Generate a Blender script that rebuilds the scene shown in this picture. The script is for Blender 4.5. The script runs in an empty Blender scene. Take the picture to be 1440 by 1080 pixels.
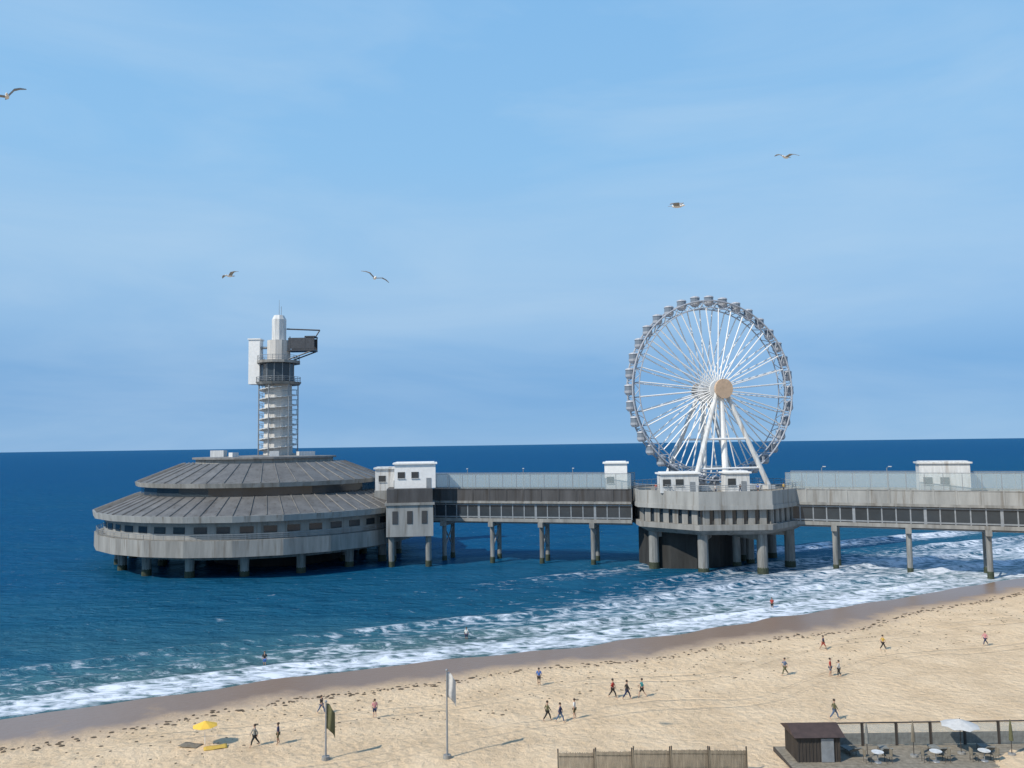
import bpy, math, random
from mathutils import Vector, Matrix, noise
random.seed(7)
S = bpy.context.scene
R = math.radians
PI = math.pi
# ------------------------------------------------------------------ camera
F = 1120.0                      # focal length in photo pixels (1440 wide)
EYE = 25.0
cam = bpy.data.objects.new('camera', bpy.data.cameras.new('camera'))
S.collection.objects.link(cam)
cam.data.sensor_width = 36
cam.data.lens = 36 * F / 1440
cam.data.clip_end = 40000
PITCH, ROLL = R(4.3), R(0.8)
CM = Matrix.Rotation(R(90) + PITCH, 3, 'X') @ Matrix.Rotation(-ROLL, 3, 'Z')
cam.rotation_euler = CM.to_euler()
cam.location = (0, 0, EYE)
S.camera = cam

def ray(px, py):
    return CM @ Vector(((px - 720) / F, (540 - py) / F, -1))

def at(px, py, Y):              # the point seen there at the distance Y
    d = ray(px, py)
    return Vector((0, 0, EYE)) + d * (Y / d.y)

def ground(px, py, z=0.0):
    d = ray(px, py)
    return Vector((0, 0, EYE)) + d * ((z - EYE) / d.z)

# ------------------------------------------------------------------ sky, sun
SUN_EL, SUN_AZ = R(43), R(-126)          # azimuth from +Y, clockwise; negative = left
w = bpy.data.worlds.new('World')
S.world = w
w.use_nodes = True
nt = w.node_tree
bg = nt.nodes['Background']
sky = nt.nodes.new('ShaderNodeTexSky')
sky.sky_type = 'NISHITA'
sky.sun_disc = False
sky.sun_elevation = SUN_EL
sky.sun_rotation = SUN_AZ
sky.air_density = 1.0
sky.dust_density = 0.0
sky.ozone_density = 4.0
# thin high cloud over the sky
tc = nt.nodes.new('ShaderNodeTexCoord')
mp = nt.nodes.new('ShaderNodeMapping')
mp.inputs['Scale'].default_value = (1.0, 1.0, 4.5)
n1 = nt.nodes.new('ShaderNodeTexNoise')
n1.inputs['Scale'].default_value = 2.3
n1.inputs['Detail'].default_value = 9
n1.inputs['Roughness'].default_value = 0.55
n1.inputs['Distortion'].default_value = 0.5
rmp = nt.nodes.new('ShaderNodeValToRGB')
rmp.color_ramp.elements[0].position = 0.40
rmp.color_ramp.elements[0].color = (0, 0, 0, 1)
rmp.color_ramp.elements[1].position = 0.85
rmp.color_ramp.elements[1].color = (0.5, 0.5, 0.5, 1)
# bright hazy air, by height above the horizon
sx = nt.nodes.new('ShaderNodeSeparateXYZ')
air = nt.nodes.new('ShaderNodeValToRGB')
ae = air.color_ramp.elements
ae[0].position = 0.0
ae[0].color = (.235, .43, .735, 1)
ae[1].position = 0.60
ae[1].color = (.16, .38, .74, 1)
for p_, c_ in ((.05, (.20, .39, .695, 1)), (.09, (.205, .405, .70, 1)), (.14, (.31, .52, .78, 1)), (.22, (.36, .59, .84, 1)), (.34, (.30, .575, .88, 1)), (.50, (.26, .54, .88, 1))):
    ae.new(p_).color = c_
tenx = nt.nodes.new('ShaderNodeVectorMath')
tenx.operation = 'SCALE'
tenx.inputs['Scale'].default_value = 10.0
veil = nt.nodes.new('ShaderNodeMix')
veil.data_type = 'RGBA'
veil.inputs[0].default_value = 0.88
gain = nt.nodes.new('ShaderNodeMix')
gain.data_type = 'RGBA'
gain.blend_type = 'MULTIPLY'
gain.inputs[0].default_value = 1.0
gain.inputs[7].default_value = (0.62, 1.0, 1.30, 1)
mx = nt.nodes.new('ShaderNodeMix')
mx.data_type = 'RGBA'
mx.inputs[7].default_value = (5.2, 6.9, 8.6, 1)
L = nt.links.new
L(tc.outputs['Generated'], mp.inputs[0])
L(mp.outputs[0], n1.inputs['Vector'])
L(n1.outputs['Fac'], rmp.inputs[0])
L(sky.outputs[0], gain.inputs[6])
L(tc.outputs['Generated'], sx.inputs[0])
L(sx.outputs['Z'], air.inputs[0])
L(air.outputs[0], tenx.inputs[0])
L(gain.outputs[2], veil.inputs[6])
L(tenx.outputs[0], veil.inputs[7])
L(veil.outputs[2], mx.inputs[6])
L(rmp.outputs[0], mx.inputs[0])
L(mx.outputs[2], bg.inputs[0])
bg.inputs[1].default_value = 0.10
sl = bpy.data.lights.new('sun', 'SUN')
sl.energy = 4.7
sl.angle = R(0.5)
sl.color = (1.0, 0.92, 0.80)
so = bpy.data.objects.new('sun', sl)
S.collection.objects.link(so)
sd = Vector((math.sin(SUN_AZ) * math.cos(SUN_EL), math.cos(SUN_AZ) * math.cos(SUN_EL), math.sin(SUN_EL)))
so.rotation_euler = sd.to_track_quat('Z', 'Y').to_euler()
S.view_settings.view_transform = 'Standard'
S.view_settings.look = 'None'
S.view_settings.exposure = 0.0
S.view_settings.gamma = 1.0

# ------------------------------------------------------------------ materials
def mat(name, col, rough=.8, metal=0., vary=.0, scale=1., bump=0., streak=False, alpha=1., spec=.5):
    m = bpy.data.materials.new(name)
    m.use_nodes = True
    t = m.node_tree
    b = t.nodes['Principled BSDF']
    b.inputs['Roughness'].default_value = rough
    b.inputs['Metallic'].default_value = metal
    b.inputs['Specular IOR Level'].default_value = spec
    b.inputs['Base Color'].default_value = (*col, 1)
    b.inputs['Alpha'].default_value = alpha
    if vary or bump:
        c = t.nodes.new('ShaderNodeTexCoord')
        p = t.nodes.new('ShaderNodeMapping')
        p.inputs['Scale'].default_value = (scale, scale, scale * (.15 if streak else 1))
        n = t.nodes.new('ShaderNodeTexNoise')
        n.inputs['Detail'].default_value = 8
        n.inputs['Scale'].default_value = 1
        n.inputs['Roughness'].default_value = .65
        t.links.new(c.outputs['Object'], p.inputs[0])
        t.links.new(p.outputs[0], n.inputs['Vector'])
        if vary:
            r = t.nodes.new('ShaderNodeValToRGB')
            r.color_ramp.elements[0].position = .3
            r.color_ramp.elements[1].position = .7
            r.color_ramp.elements[0].color = (*[x * (1 - vary) for x in col], 1)
            r.color_ramp.elements[1].color = (*[min(1, x * (1 + vary)) for x in col], 1)
            t.links.new(n.outputs['Fac'], r.inputs[0])
            src = r.outputs[0]
            if streak:
                p2 = t.nodes.new('ShaderNodeMapping')
                p2.inputs['Scale'].default_value = (1.3, 1.3, .10)
                n2 = t.nodes.new('ShaderNodeTexNoise')
                n2.inputs['Detail'].default_value = 6
                n2.inputs['Scale'].default_value = 1
                r2 = t.nodes.new('ShaderNodeValToRGB')
                r2.color_ramp.elements[0].position = .55
                r2.color_ramp.elements[0].color = (0, 0, 0, 1)
                r2.color_ramp.elements[1].position = .74
                r2.color_ramp.elements[1].color = (.75, .75, .75, 1)
                mm = t.nodes.new('ShaderNodeMix')
                mm.data_type = 'RGBA'
                mm.inputs[7].default_value = (col[0] * .42, col[1] * .33, col[2] * .25, 1)
                t.links.new(c.outputs['Object'], p2.inputs[0])
                t.links.new(p2.outputs[0], n2.inputs['Vector'])
                t.links.new(n2.outputs['Fac'], r2.inputs[0])
                t.links.new(r2.outputs[0], mm.inputs[0])
                t.links.new(src, mm.inputs[6])
                src = mm.outputs[2]
            t.links.new(src, b.inputs['Base Color'])
        if bump:
            u = t.nodes.new('ShaderNodeBump')
            u.inputs['Strength'].default_value = bump
            u.inputs['Distance'].default_value = .1
            t.links.new(n.outputs['Fac'], u.inputs['Height'])
            t.links.new(u.outputs[0], b.inputs['Normal'])
    return m

M = {
 'concrete': mat('concrete', (.225, .225, .215), .85, vary=.35, scale=.5, bump=.3, streak=True),
 'pale': mat('pale_concrete', (.27, .275, .268), .8, vary=.25, scale=.6, bump=.2, streak=True),
 'towerc': mat('tower_concrete', (.50, .49, .47), .8, vary=.2, scale=.6, bump=.2, streak=True),
 'rim': mat('grey_rim_paint', (.34, .365, .41), .5, vary=.1, scale=2),
 'pile': mat('pile_concrete', (.20, .205, .20), .85, vary=.45, scale=1.1, bump=.4, streak=True),
 'undershade': mat('painted_underside_shade', (.022, .023, .023), .8, vary=.5, scale=.8, bump=.3, streak=True),  # near-black colour stands in for the deep shade under the platforms
 'tide': mat('weed', (.035, .045, .025), .7, vary=.5, scale=3, bump=.5),
 'roof': mat('roof_sheet', (.125, .123, .12), .55, vary=.3, scale=.35, streak=True),
 'rooftop': mat('roof_felt', (.17, .17, .17), .8, vary=.35, scale=.8),
 'glass': mat('dark_glass', (.03, .04, .05), .12, vary=.3, scale=.2),
 'clear': mat('clear_glass', (.40, .48, .50), .12, alpha=.27),
 'white': mat('white_paint', (.74, .74, .73), .45, vary=.08, scale=1.5),
 'dirtywhite': mat('worn_white_paint', (.55, .56, .56), .55, vary=.2, scale=2, streak=True),
 'steel': mat('grey_steel', (.25, .27, .29), .5, .3, vary=.2, scale=2),
 'darksteel': mat('dark_steel', (.06, .065, .075), .5, .3, vary=.3, scale=2),
 'cabin': mat('cabin_glass', (.16, .19, .23), .15),
 'tan': mat('tan_paint', (.50, .36, .25), .6, vary=.15, scale=1),
 'redroof': mat('red_brown_roof', (.055, .035, .03), .75, vary=.3, scale=2),
 'darkwood': mat('dark_timber', (.05, .042, .036), .75, vary=.35, scale=3, bump=.3, streak=True),
 'wood': mat('grey_timber', (.21, .185, .145), .85, vary=.35, scale=2.5, bump=.3),
 'reed': mat('reed', (.17, .15, .115), .95, vary=.45, scale=6, bump=.5, streak=True),
 'greycloth': mat('grey_cloth', (.17, .175, .165), .9, vary=.3, scale=3),
 'palecloth': mat('pale_cloth', (.46, .46, .45), .9, vary=.15, scale=3),
 'skin': mat('skin', (.45, .27, .19), .6),
 'skin_dark': mat('tanned_skin', (.27, .15, .095), .6),
 'hair': mat('hair', (.04, .025, .015), .7),
 'feather': mat('grey_feather', (.20, .215, .235), .8),
 'featherw': mat('white_feather', (.6, .6, .6), .8),
 'beak': mat('beak', (.6, .38, .05), .5),
}
for n_, c_ in dict(navy=(.02, .03, .08), red=(.35, .04, .03), whitecloth=(.6, .6, .58), black=(.02, .02, .02), olive=(.1, .1, .05),
                   teal=(.03, .2, .22), blue=(.05, .14, .4), mustard=(.5, .33, .06), pink=(.5, .22, .24), denim=(.08, .12, .2)).items():
    M[n_] = mat(n_ + '_fabric', c_, .9, vary=.15, scale=6)

# ------------------------------------------------------------------ mesh helpers
PILES = []
class MB:
    def __init__(s): s.v = []; s.f = []
    def add(s, vs, fs, mtx=None):
        k = len(s.v)
        s.v += [tuple(mtx @ Vector(p)) if mtx else tuple(p) for p in vs]
        s.f += [tuple(i + k for i in f) for f in fs]
        return s
    def box(s, c, d, rz=0, mtx=None):
        x, y, z = [q / 2 for q in d]
        vs = [Vector((a * x, b * y, e * z)) for a in (-1, 1) for b in (-1, 1) for e in (-1, 1)]
        m = Matrix.Translation(Vector(c)) @ Matrix.Rotation(rz, 4, 'Z')
        if mtx: m = mtx @ m
        return s.add(vs, [(0, 1, 3, 2), (4, 6, 7, 5), (0, 4, 5, 1), (2, 3, 7, 6), (0, 2, 6, 4), (1, 5, 7, 3)], m)
    def tube(s, a, b, r, r2=None, n=8, cap=True):
        a, b = Vector(a), Vector(b)
        r2 = r if r2 is None else r2
        q = (b - a).to_track_quat('Z', 'Y').to_matrix()
        vs = []
        for p, rr in ((a, r), (b, r2)):
            for i in range(n):
                t = 2 * PI * i / n
                vs.append(p + q @ Vector((math.cos(t) * rr, math.sin(t) * rr, 0)))
        fs = [(i, (i + 1) % n, n + (i + 1) % n, n + i) for i in range(n)]
        if cap: fs += [tuple(range(n))[::-1], tuple(range(n, 2 * n))]
        return s.add(vs, fs)
    def lathe(s, prof, n=24, c=(0, 0, 0), a0=0., a1=2 * PI, ph=0., close=True):
        full = abs(a1 - a0 - 2 * PI) < 1e-6
        cols = n if full else n + 1
        vs = []
        for r, z in prof:
            for i in range(cols):
                t = ph + a0 + (a1 - a0) * i / n
                vs.append((c[0] + r * math.cos(t), c[1] + r * math.sin(t), c[2] + z))
        fs = []
        m = len(prof)
        rng = range(m if close else m - 1)
        for j in rng:
            j2 = (j + 1) % m
            for i in range(n):
                i2 = (i + 1) % cols
                fs.append((j * cols + i, j * cols + i2, j2 * cols + i2, j2 * cols + i))
        if not full and close:
            fs.append(tuple(j * cols for j in range(m)))
            fs.append(tuple(j * cols + cols - 1 for j in range(m))[::-1])
        return s.add(vs, fs)
    def ell(s, c, d, n=10, m=7, mtx=None):
        vs, fs = [(c[0], c[1], c[2] - d[2])], []
        for j in range(1, m):
            a = -PI / 2 + PI * j / m
            for i in range(n):
                t = 2 * PI * i / n
                vs.append((c[0] + d[0] * math.cos(a) * math.cos(t), c[1] + d[1] * math.cos(a) * math.sin(t), c[2] + d[2] * math.sin(a)))
        vs.append((c[0], c[1], c[2] + d[2]))
        for i in range(n): fs.append((0, 1 + (i + 1) % n, 1 + i))
        for j in range(m - 2):
            for i in range(n):
                a, b = 1 + j * n + i, 1 + j * n + (i + 1) % n
                fs.append((a, b, b + n, a + n))
        k = len(vs) - 1
        for i in range(n): fs.append((k, k - n + i, k - n + (i + 1) % n))
        return s.add(vs, fs, mtx)
    def build(s, name, m, parent=None, smooth=False, **props):
        me = bpy.data.meshes.new(name)
        me.from_pydata(s.v, [], s.f)
        me.validate()
        me.materials.append(m)
        if smooth: me.shade_smooth()
        o = bpy.data.objects.new(name, me)
        S.collection.objects.link(o)
        if parent: o.parent = parent
        for k, q in props.items(): o[k] = q
        return o

def thing(name, label, cat, loc=(0, 0, 0), rz=0., group=None):
    o = bpy.data.objects.new(name, None)
    S.collection.objects.link(o)
    o.location = loc
    o.rotation_euler = (0, 0, rz)
    o['label'] = label
    o['category'] = cat
    if group: o['group'] = group
    return o

def dup(root, loc, rz, label, group=None):
    def cp(o, p):
        c = o.copy()
        S.collection.objects.link(c)
        c.parent = p
        for ch in kids(o): cp(ch, c)
        return c
    kids = lambda o: [q for q in ALL if q.parent == o]
    ALL = list(S.collection.objects)
    r = cp(root, None)
    r.location = loc
    r.rotation_euler = (0, 0, rz)
    r['label'] = label
    if group: r['group'] = group
    return r

# ------------------------------------------------------------------ shore frame: s along the shore, d out to sea
SHORE_PX = [(-60, 1018), (0, 1008), (140, 988), (300, 965), (450, 946), (640, 924), (850, 903), (1050, 874), (1250, 841), (1400, 816), (1500, 803)]
SP = [ground(a, b, 0.0) for a, b in SHORE_PX]
E0 = SP[0].copy()
ES = (SP[-1] - SP[0]).normalized()
ED = Vector((-ES.y, ES.x, 0))
CP = [((p - E0).dot(ES), (p - E0).dot(ED)) for p in SP]

def coast(s):                                   # offset of the mean water line
    if s <= CP[0][0]: return CP[0][1]
    if s >= CP[-1][0]: return CP[-1][1]
    for (s0, c0), (s1, c1) in zip(CP, CP[1:]):
        if s <= s1:
            t = (s - s0) / (s1 - s0)
            t = t * t * (3 - 2 * t)
            return c0 + (c1 - c0) * t

def wiggle(s):
    return 1.3 * noise.noise(Vector((s * .06, 3.1, 0))) + .7 * noise.noise(Vector((s * .21, 9.1, 0)))

def sd_to_xy(s, d):
    p = E0 + ES * s + ED * (d + coast(s))
    return p.x, p.y

def xy_to_sd(x, y):
    q = Vector((x, y, 0)) - E0
    s = q.dot(ES)
    return s, q.dot(ED) - coast(s)

def beach_z(s, d):
    e = -d
    z = .034 * e if e > -8 else -.27 + .07 * (e + 8)
    if e > 60: z = .034 * 60 + (e - 60) * .012
    k = min(1, max(0, (e - 5) / 12))
    z += k * (.16 * noise.noise(Vector((s * .09, d * .16, 1))) + .10 * noise.noise(Vector((s * .33, d * .4, 4))) + .055 * noise.noise(Vector((s * .9, d * .9, 8))))
    z += (1 - k) * .05 * noise.noise(Vector((s * .12, d * .05, 2)))
    return z

def ground_z(x, y):
    return beach_z(*xy_to_sd(x, y))

def steps(a, b, st, far_a=None, far_b=None, g=1.18):
    out = []
    x = a
    while x < b:
        out.append(x)
        x += st
    q, h = b, st
    out.append(b)
    if far_b is not None:
        while q < far_b:
            h *= g
            q += h
            out.append(q)
    q, h = a, st
    if far_a is not None:
        while q > far_a:
            h *= g
            q -= h
            out.insert(0, q)
    return out

def sheet(name, ss, ds, fn, m, attrs=()):
    vs, vals = [], [[] for _ in attrs]
    for s in ss:
        for d in ds:
            x, y = sd_to_xy(s, d)
            z, *rest = fn(s, d)
            vs.append((x, y, z))
            for k, r in enumerate(rest): vals[k].append(r)
    nd = len(ds)
    fs = [(i * nd + j, (i + 1) * nd + j, (i + 1) * nd + j + 1, i * nd + j + 1) for i in range(len(ss) - 1) for j in range(nd - 1)]
    me = bpy.data.meshes.new(name)
    me.from_pydata(vs, [], fs)
    me.shade_smooth()
    for an, v in zip(attrs, vals):
        a = me.attributes.new(an, 'FLOAT', 'POINT')
        a.data.foreach_set('value', v)
    me.materials.append(m)
    o = bpy.data.objects.new(name, me)
    S.collection.objects.link(o)
    o['kind'] = 'structure'
    return o

def sm(a, b, x):
    t = min(1, max(0, (x - a) / (b - a)))
    return t * t * (3 - 2 * t)

# sand material: dry, and a darker wet strip whose width follows the last wave
def sand_mat():
    m = bpy.data.materials.new('sand')
    m.use_nodes = True
    t = m.node_tree
    b = t.nodes['Principled BSDF']
    ln = t.links.new
    c = t.nodes.new('ShaderNodeTexCoord')
    at_ = t.nodes.new('ShaderNodeAttribute')
    at_.attribute_name = 'wet'
    na = t.nodes.new('ShaderNodeTexNoise'); na.inputs['Scale'].default_value = .22; na.inputs['Detail'].default_value = 8; na.inputs['Roughness'].default_value = .62
    nb = t.nodes.new('ShaderNodeTexNoise'); nb.inputs['Scale'].default_value = 2.2; nb.inputs['Detail'].default_value = 10; nb.inputs['Roughness'].default_value = .7
    vo = t.nodes.new('ShaderNodeTexVoronoi'); vo.inputs['Scale'].default_value = 1.5; vo.feature = 'SMOOTH_F1'
    for q in (na, nb, vo): ln(c.outputs['Object'], q.inputs['Vector'])
    r = t.nodes.new('ShaderNodeValToRGB')
    e = r.color_ramp.elements
    e[0].position = .28; e[0].color = (.47, .335, .20, 1)
    e[1].position = .72; e[1].color = (.85, .665, .45, 1)
    mid = e.new(.5); mid.color = (.685, .51, .325, 1)
    mixn = t.nodes.new('ShaderNodeMath'); mixn.operation = 'MULTIPLY_ADD'; mixn.inputs[1].default_value = .45
    hf = t.nodes.new('ShaderNodeMath'); hf.operation = 'MULTIPLY'; hf.inputs[1].default_value = .55
    ln(na.outputs['Fac'], hf.inputs[0]); ln(nb.outputs['Fac'], mixn.inputs[0]); ln(hf.outputs[0], mixn.inputs[2])
    ln(mixn.outputs[0], r.inputs[0])
    wetr = t.nodes.new('ShaderNodeMath'); wetr.operation = 'MULTIPLY_ADD'; wetr.inputs[1].default_value = 1.1; wetr.inputs[2].default_value = -.55
    ln(na.outputs['Fac'], wetr.inputs[0])
    wa = t.nodes.new('ShaderNodeMath'); wa.operation = 'ADD'; wa.use_clamp = True
    ln(at_.outputs['Fac'], wa.inputs[0]); ln(wetr.outputs[0], wa.inputs[1])
    wr = t.nodes.new('ShaderNodeValToRGB')
    we = wr.color_ramp.elements
    we[0].position = .12; we[0].color = (0, 0, 0, 1); we[1].position = .85; we[1].color = (1, 1, 1, 1)
    ln(wa.outputs[0], wr.inputs[0])
    mc = t.nodes.new('ShaderNodeMix'); mc.data_type = 'RGBA'; mc.inputs[7].default_value = (.22, .145, .10, 1)
    ln(wr.outputs[0], mc.inputs[0]); ln(r.outputs[0], mc.inputs[6]); ln(mc.outputs[2], b.inputs['Base Color'])
    mr = t.nodes.new('ShaderNodeMapRange'); mr.inputs['To Min'].default_value = .95; mr.inputs['To Max'].default_value = .28
    ln(wr.outputs[0], mr.inputs[0]); ln(mr.outputs[0], b.inputs['Roughness'])
    bs = t.nodes.new('ShaderNodeMapRange'); bs.inputs['To Min'].default_value = .95; bs.inputs['To Max'].default_value = .10
    ln(wr.outputs[0], bs.inputs[0])
    u = t.nodes.new('ShaderNodeBump'); u.inputs['Distance'].default_value = .34
    ad = t.nodes.new('ShaderNodeMath'); ad.operation = 'MULTIPLY_ADD'; ad.inputs[1].default_value = .6
    ln(vo.outputs['Distance'], ad.inputs[0]); ln(nb.outputs['Fac'], ad.inputs[2])
    # wheel ruts left by a beach tractor
    ia = t.nodes.new('ShaderNodeAttribute'); ia.attribute_name = 'inland'
    nw = t.nodes.new('ShaderNodeTexNoise'); nw.inputs['Scale'].default_value = .035; nw.inputs['Detail'].default_value = 1
    ln(c.outputs['Object'], nw.inputs['Vector'])
    tt = t.nodes.new('ShaderNodeMath'); tt.operation = 'MULTIPLY_ADD'; tt.inputs[1].default_value = 14
    ln(nw.outputs['Fac'], tt.inputs[0]); ln(ia.outputs['Fac'], tt.inputs[2])
    prev = None
    for pos in (24.0, 25.9, 33.2, 35.1):
        a_ = t.nodes.new('ShaderNodeMath'); a_.operation = 'SUBTRACT'; a_.inputs[1].default_value = pos
        b_ = t.nodes.new('ShaderNodeMath'); b_.operation = 'ABSOLUTE'
        c_ = t.nodes.new('ShaderNodeMapRange'); c_.inputs['From Min'].default_value = .12; c_.inputs['From Max'].default_value = .34; c_.inputs['To Min'].default_value = 1; c_.inputs['To Max'].default_value = 0
        ln(tt.outputs[0], a_.inputs[0]); ln(a_.outputs[0], b_.inputs[0]); ln(b_.outputs[0], c_.inputs[0])
        if prev:
            m_ = t.nodes.new('ShaderNodeMath'); m_.operation = 'MAXIMUM'
            ln(prev.outputs[0], m_.inputs[0]); ln(c_.outputs[0], m_.inputs[1]); prev = m_
        else: prev = c_
    rut = t.nodes.new('ShaderNodeMath'); rut.operation = 'MULTIPLY_ADD'; rut.inputs[1].default_value = -.55
    ln(prev.outputs[0], rut.inputs[0]); ln(ad.outputs[0], rut.inputs[2])
    ln(rut.outputs[0], u.inputs['Height']); ln(bs.outputs[0], u.inputs['Strength']); ln(u.outputs[0], b.inputs['Normal'])
    return m

def beach_fn(s, d):
    z = beach_z(s, d)
    width = 9.5 + 3 * noise.noise(Vector((s * .045, 5, 0)))
    wet = 1 - sm(width * .4, width * 1.5, -d)
    return z, wet, -d

sheet('beach', steps(-40, 230, .9, -2500, 3500), steps(-90, 6, .6, -1500, 90, 1.2), beach_fn, sand_mat(), ('wet', 'inland'))

# sea: swell, breakers and foam
def sea_mat():
    m = bpy.data.materials.new('sea_water')
    m.use_nodes = True
    t = m.node_tree
    ln = t.links.new
    b = t.nodes['Principled BSDF']
    c = t.nodes.new('ShaderNodeTexCoord')
    geo = t.nodes.new('ShaderNodeNewGeometry')
    dd = t.nodes.new('ShaderNodeAttribute'); dd.attribute_name = 'depth'
    fa = t.nodes.new('ShaderNodeAttribute'); fa.attribute_name = 'foam'
    mp = t.nodes.new('ShaderNodeMapping'); mp.inputs['Rotation'].default_value = (0, 0, -math.atan2(ES.y, ES.x)); mp.inputs['Scale'].default_value = (.45, 1, 1)
    ln(c.outputs['Object'], mp.inputs[0])
    cr = t.nodes.new('ShaderNodeValToRGB')
    e = cr.color_ramp.elements
    e[0].position = 0; e[0].color = (.07, .13, .14, 1)
    e[1].position = 1; e[1].color = (.0, .052, .150, 1)
    e.new(.10).color = (.040, .125, .165, 1)
    e.new(.28).color = (.009, .078, .145, 1)
    e.new(.6).color = (.001, .058, .148, 1)
    n0 = t.nodes.new('ShaderNodeTexNoise'); n0.inputs['Scale'].default_value = .018; n0.inputs['Detail'].default_value = 6
    ln(mp.outputs[0], n0.inputs['Vector'])
    j = t.nodes.new('ShaderNodeMath'); j.operation = 'MULTIPLY_ADD'; j.inputs[1].default_value = .6; j.inputs[2].default_value = -.30
    ln(n0.outputs['Fac'], j.inputs[0])
    j2 = t.nodes.new('ShaderNodeMath'); j2.operation = 'ADD'; j2.use_clamp = True
    ln(dd.outputs['Fac'], j2.inputs[0]); ln(j.outputs[0], j2.inputs[1]); ln(j2.outputs[0], cr.inputs[0])
    ln(cr.outputs[0], b.inputs['Base Color'])
    b.inputs['Roughness'].default_value = .2
    b.inputs['IOR'].default_value = 1.33
    b.inputs['Specular IOR Level'].default_value = .0
    wv = []
    for sc, det in ((.13, 3), (.55, 5), (2.4, 4)):
        q = t.nodes.new('ShaderNodeTexNoise'); q.inputs['Scale'].default_value = sc; q.inputs['Detail'].default_value = det; q.inputs['Roughness'].default_value = .6
        ln(mp.outputs[0], q.inputs['Vector']); wv.append(q)
    prev = None
    for q, dist in zip(wv, (2.6, 1.1, .28)):
        u = t.nodes.new('ShaderNodeBump'); u.inputs['Strength'].default_value = 1; u.inputs['Distance'].default_value = dist
        ln(q.outputs['Fac'], u.inputs['Height'])
        if prev: ln(prev.outputs[0], u.inputs['Normal'])
        prev = u
    ln(prev.outputs[0], b.inputs['Normal'])
    gl = t.nodes.new('ShaderNodeBsdfGlossy'); gl.inputs['Roughness'].default_value = .16; gl.inputs['Color'].default_value = (.55, .9, 1, 1)
    fz = t.nodes.new('ShaderNodeFresnel'); fz.inputs['IOR'].default_value = 1.33
    ln(prev.outputs[0], gl.inputs['Normal']); ln(prev.outputs[0], fz.inputs['Normal'])
    fl = t.nodes.new('ShaderNodeMapRange'); fl.inputs['From Max'].default_value = .7; fl.inputs['To Min'].default_value = .02; fl.inputs['To Max'].default_value = .19
    ln(fz.outputs[0], fl.inputs[0])
    wm = t.nodes.new('ShaderNodeMixShader')
    ln(fl.outputs[0], wm.inputs[0]); ln(b.outputs[0], wm.inputs[1]); ln(gl.outputs[0], wm.inputs[2])
    # foam
    fm = t.nodes.new('ShaderNodeBsdfPrincipled')
    fm.inputs['Base Color'].default_value = (.66, .70, .77, 1); fm.inputs['Roughness'].default_value = .8
    ub = t.nodes.new('ShaderNodeBump'); ub.inputs['Distance'].default_value = .12; ub.inputs['Strength'].default_value = .8
    nf = t.nodes.new('ShaderNodeTexNoise'); nf.inputs['Scale'].default_value = .8; nf.inputs['Detail'].default_value = 10; nf.inputs['Roughness'].default_value = .72; nf.inputs['Distortion'].default_value = .6
    ln(mp.outputs[0], nf.inputs['Vector']); ln(nf.outputs['Fac'], ub.inputs['Height']); ln(ub.outputs[0], fm.inputs['Normal'])
    vf = t.nodes.new('ShaderNodeTexVoronoi'); vf.feature = 'DISTANCE_TO_EDGE'; vf.inputs['Scale'].default_value = .9
    wp = t.nodes.new('ShaderNodeVectorMath'); wp.operation = 'ADD'
    ln(mp.outputs[0], wp.inputs[0]); ln(nf.outputs['Color'], wp.inputs[1]); ln(wp.outputs[0], vf.inputs['Vector'])
    # value = foam + (noise-.5)*1.0 - edge*0.8
    a1 = t.nodes.new('ShaderNodeMath'); a1.operation = 'MULTIPLY_ADD'; a1.inputs[1].default_value = 2.1; a1.inputs[2].default_value = -1.05
    ln(nf.outputs['Fac'], a1.inputs[0])
    a2 = t.nodes.new('ShaderNodeMath'); a2.operation = 'MULTIPLY_ADD'; a2.inputs[1].default_value = -.7
    ln(vf.outputs['Distance'], a2.inputs[0]); ln(a1.outputs[0], a2.inputs[2])
    a3 = t.nodes.new('ShaderNodeMath'); a3.operation = 'ADD'
    ln(a2.outputs[0], a3.inputs[0]); ln(fa.outputs['Fac'], a3.inputs[1])
    fr = t.nodes.new('ShaderNodeMapRange'); fr.inputs['From Min'].default_value = .22; fr.inputs['From Max'].default_value = .72
    ln(a3.outputs[0], fr.inputs[0])
    ms = t.nodes.new('ShaderNodeMixShader')
    ln(fr.outputs[0], ms.inputs[0]); ln(wm.outputs[0], ms.inputs[1]); ln(fm.outputs[0], ms.inputs[2])
    ln(ms.outputs[0], t.nodes['Material Output'].inputs['Surface'])
    return m

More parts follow.
